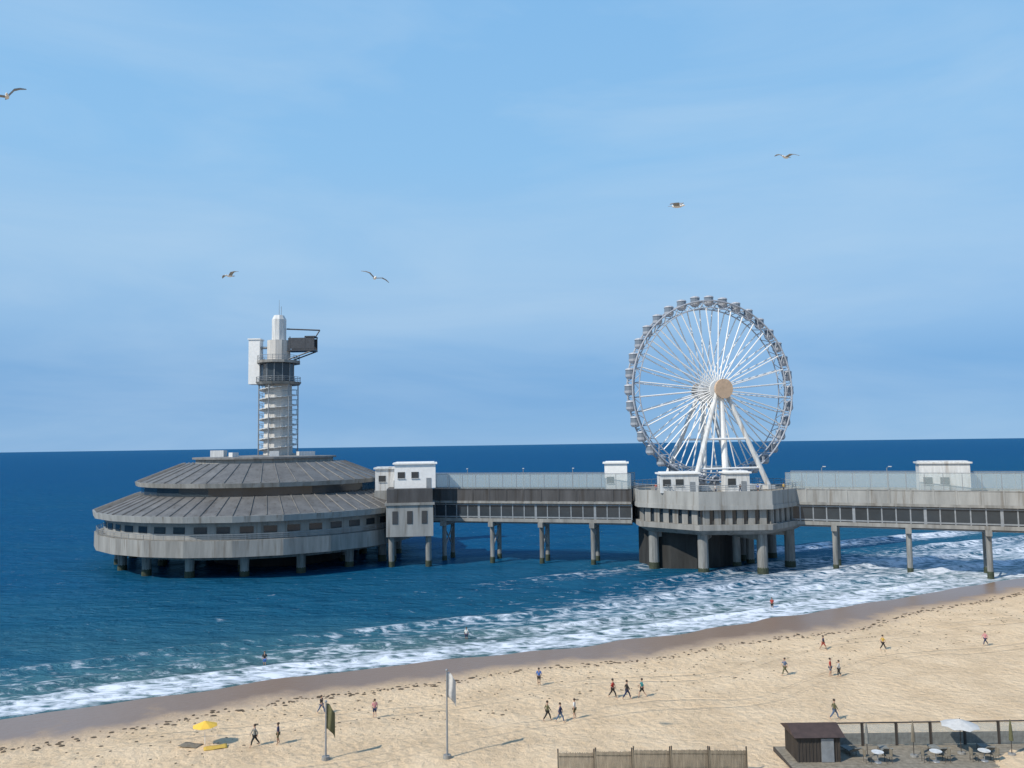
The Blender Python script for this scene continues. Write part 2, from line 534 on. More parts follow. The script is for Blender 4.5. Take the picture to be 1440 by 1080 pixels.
BREAK = [(3.6, .38, 1.5, 0.0), (9.0, .75, 2.6, 11.0), (17.0, .95, 3.2, 23.0), (27.0, .85, 3.8, 37.0), (40.0, .7, 4.6, 51.0)]
def sea_fn(s, d):
    right = sm(20, 150, s)
    edge = wiggle(s)
    foam = 0.
    z = .03
    for k, (d0, hgt, wid, seed) in enumerate(BREAK):
        dk = d0 * (1 + .25 * right) + 2.2 * noise.noise(Vector((s * .03, seed, 0))) + .8 * noise.noise(Vector((s * .15, seed, 5)))
        amp = .55 + .9 * noise.noise(Vector((s * .028, seed + 3, 1)))
        amp = max(0, min(.86 if k != 1 else min(.86, .3 + .9 * sm(25, 70, s)), amp)) * (1 if k < 2 else (.35 + .65 * right if k == 2 else right))
        u = (d - dk) / wid
        prof = math.exp(-(u * 1.5) ** 2) if u > 0 else math.exp(-(u * 4.6) ** 2)
        z += hgt * (.3 + .7 * amp) * prof
        # foam lies on the crest and trails shoreward
        tail = sm(-2.4, -.2, u) * (1 - sm(.15, .75, u))
        foam = max(foam, amp * tail * (1.0 if k < 3 else .8))
    sw = sm(-2.0, .3, d - edge) * (1 - sm(3.5, 9.0, d - edge))       # swash
    foam = max(foam, (.62 + .16 * noise.noise(Vector((s * .11, 2.2, 0)))) * sw)
    foam = max(foam, (.26 + .14 * sm(35, 80, s) + .12 * right) * (1 - sm(10 + 14 * right, 20 + 26 * right, d)))
    if d < 5: foam *= sm(-3.2, -1.2, d - edge)
    if d < 5:                                    # thin film running up the sand
        film = -(d - edge)
        z = min(z, beach_z(s, d) + (.035 if d - edge > -2.6 else -.06) + max(0, (d - edge + .5)) * .12)
    z += .16 * sm(6, 40, d) * math.sin(d * .36 + 2.0 * noise.noise(Vector((s * .02, d * .02, 0)))) * (1 if d < 900 else 0)
    depth = sm(0, 26, d) * .28 + sm(26, 120, d) * .32 + sm(120, 900, d) * .4
    return z, depth, foam

sheet('sea', steps(-40, 240, .9, -14000, 14000, 1.16), steps(-4, 62, .45, None, 16000, 1.09), sea_fn, sea_mat(), ('depth', 'foam'))

# ------------------------------------------------------------------ pier
DECK = 16.4
def railing(mb, pts, h=1.1, gap=1.6):
    for a, b in zip(pts, pts[1:]):
        a, b = Vector(a), Vector(b)
        n = max(1, int((b - a).length / gap))
        for i in range(n + 1):
            p = a.lerp(b, i / n)
            mb.tube(p, p + Vector((0, 0, h)), .045, n=5)
        for q in (h, h * .66, h * .33):
            mb.tube(a + Vector((0, 0, q)), b + Vector((0, 0, q)), .04 if q < h else .06, n=5)

# round pier head -------------------------------------------------
CI = at(373, 782, 187); CI.z = 0
NI = 24
pb = thing('pier_head_building', 'large round grey pier building with stepped conical roofs above the sea', 'pier building', CI)
pb.scale = (.93, .93, 1)
def ring(name, prof, m, parent=pb, n=NI, ph=PI / NI):
    return MB().lathe(prof, n, ph=ph).build(name, m, parent)
ring('platform', [(0, 3.8), (24, 3.8), (35.2, 4.4), (38.1, 4.4), (38.1, 7.5), (0, 7.5)], M['concrete'])
ring('lower_wall', [(30, 6.7), (36.0, 6.7), (36.0, 10.9), (30, 10.9)], M['pale'])
for i in range(NI * 2):
    t = 2 * PI * i / (NI * 2) + PI / NI / 2 + PI / NI
    rr = 36.0 * math.cos(PI / NI)
    # window panels sit proud on the faces
    fc = (math.floor((t - PI / NI) / (2 * PI / NI)) + .5) * 2 * PI / NI + PI / NI
    off = math.tan(t - fc) * rr
    n = Vector((math.cos(fc), math.sin(fc), 0)); tg = Vector((-n.y, n.x, 0))
    c = n * (rr + .05) + tg * off
    MB().box((c.x, c.y, 9.3), (.16, 2.7, 1.25), fc).build('window', M['glass'], pb)
ring('lower_fascia', [(35.0, 10.9), (38.4, 10.9), (38.6, 12.1), (35.0, 12.1)], M['pale'])
ring('lower_roof', [(26, 12.1), (38.2, 12.1), (29.6, 15.2), (26, 15.2)], M['roof'])
sb = MB()
for i in range(NI * 3):
    t = 2 * PI * i / (NI * 3) + PI / NI
    k = 1 if i % 3 == 0 else math.cos(PI / NI) / math.cos((i % 3) * 2 * PI / NI / 3 - PI / NI)
    sb.tube((38.2 * k * math.cos(t), 38.2 * k * math.sin(t), 12.16), (29.6 * k * math.cos(t), 29.6 * k * math.sin(t), 15.26), .13, n=4)
sb.build('roof_seam', M['roof'], pb)
ring('upper_wall', [(20, 15.2), (28.4, 15.2), (28.4, 17.0), (20, 17.0)], M['glass'])
ring('upper_fascia', [(26.5, 17.0), (29.6, 17.0), (29.8, 17.9), (26.5, 17.9)], M['concrete'])
ring('upper_roof', [(12, 17.9), (29.4, 17.9), (19.4, 21.6), (12, 21.6)], M['roof'])
sb = MB()
for i in range(NI * 2):
    t = 2 * PI * i / (NI * 2) + PI / NI
    k = 1 if i % 2 == 0 else math.cos(PI / NI)
    sb.tube((29.4 * k * math.cos(t), 29.4 * k * math.sin(t), 17.96), (19.4 * k * math.cos(t), 19.4 * k * math.sin(t), 21.66), .12, n=4)
sb.build('roof_seam', M['roof'], pb)
ring('lantern_wall', [(0, 21.6), (16.5, 21.6), (16.5, 22.5), (0, 22.5)], M['pale'])
ring('lantern_roof', [(0, 22.5), (17.3, 22.5), (17.3, 22.9), (0, 23.3)], M['rooftop'])
rl = MB()
pts = [(37.7 * math.cos(t), 37.7 * math.sin(t), 7.5) for t in [2 * PI * i / NI + PI / NI for i in range(NI + 1)]]
railing(rl, pts, 1.1, 2.2)
rl.build('railing', M['steel'], pb)
for i, (x, y, sx, sy, h) in enumerate([(-9, -8, 3.2, 2.4, 1.5), (5, -10, 2.2, 2.2, 1.2), (11, -4, 4, 2, 1.0), (-4, -12, 1.6, 1.6, 1.0)]):
    MB().box((x, y, 22.95 + h / 2), (sx, sy, h), .3 * i).build('roof_vent', M['dirtywhite'], pb)
for rad, n, o in ((33, 18, 0.0), (24, 12, .1), (13, 8, .2)):
    for i in range(n):
        t = 2 * PI * i / n + o
        x, y = rad * math.cos(t), rad * math.sin(t)
        top = 4.9 if rad > 30 else 4.2
        MB().tube((x, y, 1.6), (x, y, top), .92, 1.1, 10).tube((x, y, -6), (x, y, 1.6), .95, n=10).build('pile', M['pile'], pb)
MB().lathe([(0, -6), (16, -6), (16, 3.8), (0, 3.8)], 24, c=(5, -2, 0)).build('shade_drum', M['undershade'], pb)  # added near-black drum, darkens the underside as shade would
for i in range(18):
    a, b = 2 * PI * i / 18, 2 * PI * (i + 1) / 18
    MB().tube((33 * math.cos(a), 33 * math.sin(a), 3.6), (33 * math.cos(b), 33 * math.sin(b), 3.6), .32, n=6).build('tie_beam', M['pile'], pb)

# lookout tower on the pier head ------------------------------------
CT = at(391, 640, 186); CT.z = 22.9
tw = thing('lookout_tower', 'slim tall grey lookout tower with jump platform rising above the round pier building', 'tower', CT)
TH = 33.0
MB().lathe([(0, 0), (3.4, 0), (3.1, 17), (2.7, 17.2), (2.7, TH - 6), (0, TH - 6)], 12).build('shaft', M['towerc'], tw)
MB().lathe([(0, TH - 6), (1.7, TH - 6), (1.7, TH - 1), (1.2, TH), (0, TH)], 10).build('shaft_top', M['dirtywhite'], tw)
st = MB()
nst = 150
for i in range(nst):
    a, b = i * 2 * PI / 22, (i + 1) * 2 * PI / 22
    z = .4 + i * .105
    st.add([(3.1 * math.cos(a), 3.1 * math.sin(a), z), (4.3 * math.cos(a), 4.3 * math.sin(a), z), (4.3 * math.cos(b), 4.3 * math.sin(b), z), (3.1 * math.cos(b), 3.1 * math.sin(b), z),
            (3.1 * math.cos(a), 3.1 * math.sin(a), z - .18), (4.3 * math.cos(a), 4.3 * math.sin(a), z - .18), (4.3 * math.cos(b), 4.3 * math.sin(b), z - .18), (3.1 * math.cos(b), 3.1 * math.sin(b), z - .18)],
           [(0, 1, 2, 3), (7, 6, 5, 4), (1, 5, 6, 2), (0, 4, 5, 1), (2, 6, 7, 3), (3, 7, 4, 0)])
st.build('spiral_stair', M['dirtywhite'], tw)
hr = MB()
for i in range(nst):
    a, b = i * 2 * PI / 22, (i + 1) * 2 * PI / 22
    z = .4 + i * .105
    hr.tube((4.25 * math.cos(a), 4.25 * math.sin(a), z + 1.1), (4.25 * math.cos(b), 4.25 * math.sin(b), z + 1.2), .05, n=4)
    if i % 2 == 0: hr.tube((4.25 * math.cos(a), 4.25 * math.sin(a), z), (4.25 * math.cos(a), 4.25 * math.sin(a), z + 1.1), .04, n=4)
hr.build('handrail', M['steel'], tw)
for q in range(6):
    t = q * PI / 3 + .3
    MB().tube((4.4 * math.cos(t), 4.4 * math.sin(t), 0), (4.4 * math.cos(t), 4.4 * math.sin(t), 16.6), .14, n=6).build('stair_post', M['steel'], tw)
MB().lathe([(0, 16.6), (4.9, 16.6), (5.3, 17.2), (0, 17.2)], 12).build('lower_gallery', M['concrete'], tw)
MB().lathe([(2.0, 17.2), (3.5, 17.2), (3.5, 21.6), (2.0, 21.6)], 12).build('glazed_cabin', M['glass'], tw)
cb = MB()
for q in range(12):
    t = 2 * PI * q / 12
    cb.box((3.52 * math.cos(t), 3.52 * math.sin(t), 19.4), (.16, .16, 4.4), t)
cb.build('mullion', M['steel'], tw)
MB().lathe([(0, 21.6), (5.0, 21.6), (5.0, 22.2), (0, 22.2)], 12).build('upper_gallery', M['concrete'], tw)
for z, r in ((17.2, 5.1), (22.2, 4.85)):
    rl = MB()
    railing(rl, [(r * math.cos(2 * PI * q / 12), r * math.sin(2 * PI * q / 12), z) for q in range(13)], 1.15, 1.2)
    rl.build('gallery_railing', M['steel'], tw)
# white lift housing on the left of the shaft
MB().box((-5.4, 0, 22.0), (2.6, 2.6, 10.4)).box((-5.4, 0, 27.35), (3.0, 3.0, .3)).build('lift_housing', M['white'], tw)
MB().box((-3.9, 0, 17.9), (1.0, 1.6, .5)).build('lift_bracket', M['steel'], tw)
MB().box((-3.4, 0, 25.4), (1.6, 1.6, .4)).build('lift_bracket', M['steel'], tw)
# dark jump platform on the right
jp = MB()
jp.box((5.6, 0, 24.6), (6.2, 3.4, .35)); jp.box((7.6, 0, 27.8), (2.4, 3.0, .25))
for y in (-1.5, 1.5):
    jp.box((5.6, y, 26.2), (6.0, .14, 2.6))
    jp.tube((2.6, y, 22.4), (8.4, y, 24.5), .16, n=6)
    for x in (3.0, 6.5, 8.6): jp.tube((x, y, 24.7), (x, y, 27.8), .12, n=6)
jp.build('jump_platform', M['darksteel'], tw)
MB().tube((1.8, 0, TH - 3.2), (9.6, 0, 29.4), .18, n=6).tube((9.6, 0, 29.4), (8.6, 0, 27.8), .14, n=6).build('hoist_arm', M['darksteel'], tw)
MB().tube((0, 0, TH), (0, 0, TH + 3.8), .07, .03, 6).tube((.5, 0, TH), (.5, 0, TH + 2.2), .05, n=5).build('antenna', M['steel'], tw)

# walkway sections ---------------------------------------------------
def walkway(label, A, B, width, side_mat, upper_mat, bents, name='pier_walkway'):
    A, B = Vector((A[0], A[1], 0)), Vector((B[0], B[1], 0))
    u = (B - A).normalized()
    ln = (B - A).length
    rz = math.atan2(u.y, u.x)
    o = thing(name, label, 'pier', A, rz, 'covered walkway sections of the pier')
    hw = width / 2
    MB().box((ln / 2, 0, 8.95), (ln, width, .7)).build('lower_deck', M['concrete'], o)
    MB().box((ln / 2, 0, 12.75), (ln, width + .9, .5)).build('upper_deck', M['concrete'], o)
    for s in (-1, 1):
        g = MB()
        g.box((ln / 2, s * (hw - .3), 10.9), (ln, .12, 3.2)).build('gallery_glass', side_mat, o)
        mu = MB()
        k = int(ln / 2.4)
        for i in range(k + 1): mu.box((i * ln / k, s * (hw - .22), 10.9), (.22 if i % 5 else .5, .16, 3.2))
        mu.box((ln / 2, s * (hw - .20), 9.6), (ln, .14, .25)).box((ln / 2, s * (hw - .20), 12.2), (ln, .14, .22))
        mu.build('gallery_frame', M['steel'], o)
        pa = MB().box((ln / 2, s * (hw + .3), 14.2), (ln, .18, 2.4))
        pa.build('parapet', upper_mat, o)
        pj = MB()
        k = int(ln / 3.6)
        for i in range(k + 1): pj.box((i * ln / k, s * (hw + .34), 14.2), (.3, .26, 2.5))
        pj.box((ln / 2, s * (hw + .3), 15.46), (ln, .36, .12))
        pj.build('parapet_rib', upper_mat, o)
        gl, gf = MB(), MB()
        gl.box((ln / 2, s * (hw + .3), 17.1), (ln, .04, 3.0))
        k = int(ln / 3.0)
        for i in range(k + 1): gf.box((i * ln / k, s * (hw + .3), 17.1), (.1, .1, 3.1))
        gf.box((ln / 2, s * (hw + .3), 18.65), (ln, .12, .1))
        gl.build('windscreen_glass', M['clear'], o)
        gf.build('windscreen_frame', M['steel'], o)
    MB().box((ln / 2, 0, 13.15), (ln, width, .25)).build('promenade_floor', M['wood'], o)
    MB().tube((0, -hw + .9, 8.35), (ln, -hw + .9, 8.35), .16, n=8).build('service_pipe', M['steel'], o)
    for t in bents:
        x = t * ln
        MB().box((x, 0, 8.1), (1.0, width + 1.6, 1.0)).build('crosshead', M['concrete'], o)
        for s in (-1, 1):
            MB().tube((x, s * (hw - .6), -6), (x, s * (hw - .6), 7.6), .48, n=10).build('pile', M['pile'], o)
        MB().tube((x, -hw + .6, 7.2), (x, hw - .6, 2.6), .17, n=6).tube((x, hw - .6, 7.2), (x, -hw + .6, 2.6), .17, n=6).build('brace', M['steel'], o)
    return o
PL = at(604, 760, 178); PW0 = at(892, 760, 166)
PW1 = at(1112, 760, 161); PR = at(1500, 760, 141)
M['sooty'] = mat('dark_weathered_concrete', (.065, .065, .068), .85, vary=.35, scale=.6, bump=.2, streak=True)
walkway('dark grey covered walkway joining the round pier building to the big wheel platform', PL, PW0, 6.5, M['glass'], M['sooty'], [.1, .34, .58, .82])
PRR = PR + (PR - PW1).normalized() * 60
walkway('pale grey covered walkway from the big wheel platform to the beach at right', PW1, PRR, 8, M['glass'], M['pale'], [.08, .2, .32, .44, .56, .68, .8, .92])

# stair block between the pier head and the walkway
CS = at(577, 700, 171); CS.z = 0
sbk = thing('stair_block', 'light grey concrete stair block between the round building and dark walkway', 'stair tower', CS, R(6))
MB().box((0, 0, 9.5), (9.6, 11, 6.4)).build('wall', M['pale'], sbk)
MB().box((0, 0, 12.95), (10.2, 11.6, .5)).build('cornice', M['concrete'], sbk)
MB().box((0, 0, 14.6), (9.4, 10.8, 2.8)).build('parapet_block', M['sooty'], sbk)
for x in (-3, 0, 3): MB().box((x, -5.53, 10.2), (1.1, .12, 2.6)).build('window', M['glass'], sbk)
for x in (-3.8, 3.8):
    for y in (-4.2, 4.2): MB().tube((x, y, -6), (x, y, 6.4), .6, n=10).build('pile', M['pile'], sbk)

# wheel platform -------------------------------------------------------
CW = at(1003, 700, 166); CW.z = 0
pw = thing('wheel_platform', 'broad grey octagonal pier platform carrying the big wheel on thick piles', 'pier platform', CW)
PW_R = 17.8
def oct_(name, prof, m): return MB().lathe(prof, 8, ph=PI / 8).build(name, m, pw)
oct_('base_slab', [(0, 7.4), (PW_R - 2, 7.4), (PW_R, 8.4), (PW_R, 9.4), (0, 9.4)], M['concrete'])
oct_('gallery_glass', [(PW_R - 2.4, 9.4), (PW_R - 1.2, 9.4), (PW_R - 1.2, 12.2), (PW_R - 2.4, 12.2)], M['glass'])
fr = MB()
for i in range(8):
    a, b = 2 * PI * i / 8 + PI / 8, 2 * PI * (i + 1) / 8 + PI / 8
    r = PW_R - 1.1
    A, B = Vector((r * math.cos(a), r * math.sin(a), 10.8)), Vector((r * math.cos(b), r * math.sin(b), 10.8))
    for k in range(6): p = A.lerp(B, (k + .5) / 6); MB().box(p, (.5, 1.25, 2.78), (a + b) / 2).build('gallery_column', M['concrete'], pw)
oct_('upper_slab', [(0, 12.2), (PW_R + .3, 12.2), (PW_R + .3, 13.0), (0, 13.0)], M['pale'])
oct_('parapet', [(PW_R - .1, 13.0), (PW_R + .15, 13.0), (PW_R + .15, 15.6), (PW_R - .1, 15.6)], M['pale'])
oct_('deck', [(0, 13.0), (PW_R - .12, 13.0), (PW_R - .12, 15.1), (0, 15.1)], M['wood'])
rl = MB()
railing(rl, [(PW_R * math.cos(2 * PI * i / 8 + PI / 8), PW_R * math.sin(2 * PI * i / 8 + PI / 8), 15.6) for i in range(9)], 1.1, 1.6)
rl.build('railing', M['steel'], pw)
MB().lathe([(0, -6), (9.8, -6), (9.8, 7.4), (0, 7.4)], 12, c=(-5.6, 1.5, 0)).build('shade_drum', M['undershade'], pw)  # added drum, its near-black colour imitates shade below the wheel platform
for i in range(8):
    t = 2 * PI * i / 8 + PI / 8
    for r in (PW_R - 3.2, 7):
        MB().tube((r * math.cos(t), r * math.sin(t), -6), (r * math.cos(t), r * math.sin(t), 7.4), 1.0 if r > 8 else .8, n=12).build('pile', M['pile'], pw)
for o in [q for q in S.collection.objects if q.name.split('.')[0] == 'pile']:
    xs = [v.co.x for v in o.data.vertices if v.co.z < -5]; ys = [v.co.y for v in o.data.vertices if v.co.z < -5]
    cx, cy, rad = (min(xs) + max(xs)) / 2, (min(ys) + max(ys)) / 2, (max(xs) - min(xs)) / 2
    MB().lathe([(rad - .05, -.6), (rad + .06, -.6), (rad + .05, random.uniform(.9, 1.3)), (rad - .05, 1.3)], 14, c=(cx, cy, 0)).build('weed_band', M['tide'], o)
for i in range(4):
    t = i * PI / 4 + PI / 8
    MB().box((0, 0, 6.8), (2 * (PW_R - 3), 1.3, 1.2), t).build('cross_beam', M['concrete'], pw)

# the big wheel ----------------------------------------------------------
WZ = 15.1
ww = thing('ferris_wheel', 'tall white ferris wheel with many closed grey cabins on the pier', 'ferris wheel', (CW.x + .4, CW.y, WZ), R(17))
HZ, RR, HWD = 20.5, 18.7, 1.25
def rimpt(a, r, y): return Vector((r * math.cos(a), y, HZ + r * math.sin(a)))
NC = 36
for y in (-HWD, HWD):
    mb = MB()
    for r, th in ((RR, .17), (RR - 1.5, .12)):
        for i in range(72): mb.tube(rimpt(2 * PI * i / 72, r, y), rimpt(2 * PI * (i + 1) / 72, r, y), th, n=6, cap=False)
    for i in range(72):
        a, b = 2 * PI * i / 72, 2 * PI * (i + 1) / 72
        mb.tube(rimpt(a, RR if i % 2 else RR - 1.5, y), rimpt(b, RR - 1.5 if i % 2 else RR, y), .075, n=4, cap=False)
    mb.build('rim', M['rim'], ww)
for i in range(NC):
    a = 2 * PI * (i + .5) / NC
    MB().tube(rimpt(a, RR, -HWD), rimpt(a, RR, HWD), .09, n=5).tube(rimpt(a, RR, -HWD), rimpt(a, RR - 1.5, HWD), .07, n=5).tube(rimpt(a, RR - 1.5, -HWD), rimpt(a, RR - 1.5, HWD), .09, n=5).build('cross_strut', M['rim'], ww)
for i in range(NC):
    a = 2 * PI * (i + .5) / NC
    MB().tube(rimpt(a, 1.3, -2.3), rimpt(a, RR - 1.5, -HWD), .135, n=5).tube(rimpt(a, 1.3, 2.3), rimpt(a, RR - 1.5, HWD), .135, n=5).build('spoke', M['white'], ww)
def cyl_y(mb, r, y0, y1, n=20): return mb.tube((0, y0, HZ), (0, y1, HZ), r, n=n)
cyl_y(MB(), .9, -4.4, 4.4).build('axle', M['steel'], ww)
for y in (-2.5, 2.1): cyl_y(MB(), 1.9, y, y + .4, 28).build('hub', M['white'], ww)
for y in (-4.9, 4.3): cyl_y(MB(), 2.0, y, y + .6, 28).build('hub_disc', M['tan'], ww)
for sy in (-1, 1):
    for sx in (-1, 1):
        MB().tube((sx * .8, sy * 3.6, HZ), (sx * 8.8, sy * 6.4, 0.05), .42, .55, 10).build('support_leg', M['dirtywhite'], ww)
    MB().tube((0, sy * 3.4, HZ), (0, sy * 4.4, .05), .55, .7, 10).build('centre_column', M['white'], ww)
    MB().tube((-4.9, sy * 5.0, 10.3), (4.9, sy * 5.0, 10.3), .22, n=8).tube((-7.2, sy * 5.85, 4.4), (7.2, sy * 5.85, 4.4), .22, n=8).build('tie_bar', M['white'], ww)
for sx in (-1, 1): MB().box((sx * 8.8, 0, .45), (1.6, 14, .8)).build('footing', M['dirtywhite'], ww)
# boarding stage under the wheel
bs = MB().box((0, -4.6, .55), (13, 2.6, 1.0)).box((0, 4.6, .55), (13, 2.6, 1.0)); bs.build('boarding_stage', M['dirtywhite'], ww)
def cabin_parts():
    pr = [(0, -1.0), (.55, -1.0), (.85, -.62), (.9, -.3), (.9, -.22), (0, -.22)]
    a = MB().lathe(pr, 12)
    b = MB().lathe([(0, -.22), (.86, -.22), (.84, .62), (0, .62)], 12)
    c = MB().lathe([(0, .62), (.93, .62), (.8, .85), (.3, 1.02), (0, 1.05)], 12)
    return a, b, c
first = None
for i in range(NC):
    a = 2 * PI * i / NC
    p = rimpt(a, RR + .15, 0)
    if not first:
        A_, B_, C_ = cabin_parts()
        g = A_.build('cabin', M['rim'], ww); wn = B_.build('cabin_window', M['cabin'], g); rf = C_.build('cabin_roof', M['rim'], g)
        first = (g, wn, rf)
    else:
        g = first[0].copy(); S.collection.objects.link(g); g.parent = ww
        for q in first[1:]:
            h = q.copy(); S.collection.objects.link(h); h.parent = g
    g.location = p
    g.scale = (1.12, 1.12, 1.12)

# kiosks on the pier ------------------------------------------------------
def kiosk(label, loc, rz, wdt, dp, h, wallm, roofm, group='kiosks standing on the pier deck'):
    o = thing('kiosk', label, 'kiosk', loc, rz, group)
    MB().box((0, 0, h / 2), (wdt, dp, h)).build('wall', wallm, o)
    MB().box((0, 0, h + .15), (wdt + .7, dp + .7, .3)).box((0, 0, h + .38), (wdt - .4, dp - .4, .16)).build('roof', roofm, o)
    n = max(2, int(wdt / 2.2))
    for i in range(n):
        x = (i + .5) * wdt / n - wdt / 2
        if i == n - 1:
            d = MB().box((x, -dp / 2 - .03, 1.05), (1.0, .1, 2.1)).build('door', M['steel'], o)
        else:
            f = MB().box((x, -dp / 2 - .03, h * .55), (1.5, .1, 1.3)).build('window', M['glass'], o)
            MB().box((x, -dp / 2 - .09, h * .55 - .72), (1.7, .2, .1)).build('sill', M['dirtywhite'], f)
    return o
p = at(584, 676, 172); kiosk('bright white flat roofed kiosk on the stair block beside the round building', (p.x, p.y, 16.0), R(6), 8.6, 6.5, 5.0, M['white'], M['white'])
p = at(548, 676, 177); kk = kiosk('greyish white lower kiosk tucked left of the bright white kiosk', (p.x, p.y, 15.3), R(6), 6.0, 5.0, 4.6, M['dirtywhite'], M['dirtywhite'])
MB().box((0, 0, -2.6), (6.3, 5.3, 5.2)).build('plinth', M['pale'], kk)
p = at(867, 676, 166); kiosk('small white ticket kiosk just left of the big wheel', (p.x, p.y + .6, 13.27), R(-8), 4.6, 4.2, 7.4, M['white'], M['white'])
p = at(1326, 676, 149); kiosk('pale grey long kiosk on the walkway toward the beach', (p.x, p.y, 13.3), R(-19), 8.4, 4.0, 7.0, M['dirtywhite'], M['dirtywhite'])
p = at(1034, 676, 156.5); kiosk('low pale grey booth under the right side of the wheel', (p.x, p.y, 15.12), R(0), 4.6, 3.4, 3.6, M['dirtywhite'], M['white'])
p = at(953, 676, 156.5); kiosk('low pale grey booth under the left side of the wheel', (p.x, p.y, 15.12), R(0), 7.4, 3.4, 3.6, M['dirtywhite'], M['white'])
# plinths that bring the deck up under the first three kiosks are the stair block top and the promenade itself

# lamps along the promenade
lamp0 = None
def lamp(x, y, z, label):
    global lamp0
    if lamp0 is None:
        o = thing('street_lamp', label, 'street lamp', (x, y, z), 0, 'lamps along the pier promenade')
        MB().tube((0, 0, 0), (0, 0, 6.2), .11, .07, 8).build('post', M['steel'], o)
        MB().tube((0, 0, 6.15), (0, -1.1, 6.45), .05, n=6).build('arm', M['steel'], o)
        MB().box((0, -1.3, 6.45), (.35, .8, .14)).build('lamp_head', M['dirtywhite'], o)
        lamp0 = o
        return o
    return dup(lamp0, (x, y, z), 0, label)
lamps = [(PL, PW0, .2, 'first grey lamp post right of the bright white kiosk'), (PL, PW0, .48, 'grey lamp post midway along the dark walkway'), (PL, PW0, .72, 'grey lamp post left of the small ticket kiosk'),
         (PW1, PRR, .06, 'first grey lamp post right of the big wheel'), (PW1, PRR, .17, 'grey lamp post midway between the big wheel and long kiosk'), (PW1, PRR, .275, 'grey lamp post close left of the long pale kiosk'), (PW1, PRR, .44, 'rightmost grey lamp post on the walkway, right of the long kiosk')]
for A, B, t, lb in lamps:
    q = A.lerp(B, t)
    lamp(q.x, q.y, 13.28, lb)

# ------------------------------------------------------------------ people
def skin_mesh(verts, edges, radii, root=0, sub=1):
    me = bpy.data.meshes.new('tmp')
    me.from_pydata(verts, edges, [])
    o = bpy.data.objects.new('tmp', me)
    S.collection.objects.link(o)
    sk = o.modifiers.new('s', 'SKIN')
    sk.use_smooth_shade = True
    for i, v in enumerate(me.skin_vertices[0].data):
        r = radii[i]
        v.radius = r if isinstance(r, tuple) else (r, r)
        v.use_root = (i == root)
    if sub:
        ss = o.modifiers.new('b', 'SUBSURF'); ss.levels = sub; ss.render_levels = sub
    dg = bpy.context.evaluated_depsgraph_get()
    dg.update()
    out = bpy.data.meshes.new_from_object(o.evaluated_get(dg))
    bpy.data.objects.remove(o)
    bpy.data.meshes.remove(me)
    return out

def body_mesh(pose):
    # pose: stride, arm swing, lean
    st_, sw, bend = pose
    V, Ed, Rr = [], [], []
    def v(x, y, z, r, p=None):
        V.append((x, y, z)); Rr.append(r)
        if p is not None: Ed.append((p, len(V) - 1))
        return len(V) - 1
    pel = v(0, 0, .95, (.15, .11))
    wa_ = v(0, .0, 1.12, (.13, .095), pel)
    ch = v(0, .01, 1.32, (.165, .11), wa_)
    nk = v(0, .0, 1.48, .055, ch)
    hd_ = v(0, -.01, 1.56, .075, nk)
    hd2 = v(0, -.02, 1.66, .098, hd_)
    v(0, -.01, 1.73, .075, hd2)
    v(0, -.115, 1.635, .02, hd2)          # nose
    for s in (-1, 1):
        k = s * st_
        hp = v(s * .09, 0, .88, .092, pel)
        kn = v(s * .10, -.22 * k - .03, .48, .058, hp)
        an = v(s * .10, -.33 * k + (.1 if k < 0 else 0), .09 + (.05 if k < 0 else 0), .036, kn)
        v(s * .11, -.33 * k - .14 + (.1 if k < 0 else 0), .035 + (.02 if k < 0 else 0), .03, an)
        sh = v(s * .19, 0, 1.40, .055, ch)
        el = v(s * .25, .16 * s * sw, 1.13, .040, sh)
        wr_ = v(s * .26, .22 * s * sw - bend * .16, .90 + bend * .14, .026, el)
        pm = v(s * .26, .22 * s * sw - bend * .22, .83 + bend * .14, .024, wr_)
        for f in range(4):
            v(s * .26, .22 * s * sw - bend * .25 - .024 + f * .016, .76 + bend * .14 + (.01 if f in (0, 3) else 0), .008, pm)
        v(s * .26 - s * .005, .22 * s * sw - bend * .22 - .045, .80 + bend * .14, .009, wr_)
    return skin_mesh(V, Ed, Rr, 0, 1)
POSES = {'stand': (0.05, .05, .1), 'walk': (1., 1., .3), 'walkback': (-1., -1., .2), 'look': (.25, -.3, 1.)}
BODY = {}
def link(name, me, parent, m):
    me2 = me.copy(); me2.name = name
    me2.materials.clear(); me2.materials.append(m)
    o = bpy.data.objects.new(name, me2)
    S.collection.objects.link(o)
    o.parent = parent
    return o
def garment(name, pose, kind, m, parent):
    st_, sw, bend = POSES[pose]
    g = 1.16
    V, Ed, Rr = [], [], []
    def v(x, y, z, r, p=None):
        V.append((x, y, z)); Rr.append(r)
        if p is not None: Ed.append((p, len(V) - 1))
        return len(V) - 1
    if kind in ('shirt', 'coat'):
        a = v(0, 0, .93 if kind == 'shirt' else .72, (.18, .135) if kind == 'shirt' else (.2, .17)); b_ = v(0, 0, 1.12, (.155, .12), a); c = v(0, .01, 1.33, (.195, .135), b_); v(0, 0, 1.45, .075, c)
        for s in (-1, 1):
            sh = v(s * .19, 0, 1.40, .07, c)
            el = v(s * .25, .16 * s * sw, 1.15, .052, sh)
            if kind == 'coat': v(s * .26, .21 * s * sw - bend * .15, .93 + bend * .14, .042, el)
    else:
        a = v(0, 0, .96, (.17, .13))
        for s in (-1, 1):
            k = s * st_
            hp = v(s * .09, 0, .88, .112, a)
            kn = v(s * .10, -.20 * k - .03, .52, .076, hp)
            if kind == 'trousers': v(s * .10, -.31 * k + (.09 if k < 0 else 0), .15 + (.05 if k < 0 else 0), .055, kn)
    me = skin_mesh(V, Ed, Rr, 0, 1)
    me.name = name
    me.materials.append(m)
    o = bpy.data.objects.new(name, me); S.collection.objects.link(o); o.parent = parent
    return o
CAT_G = 'people walking on the beach'
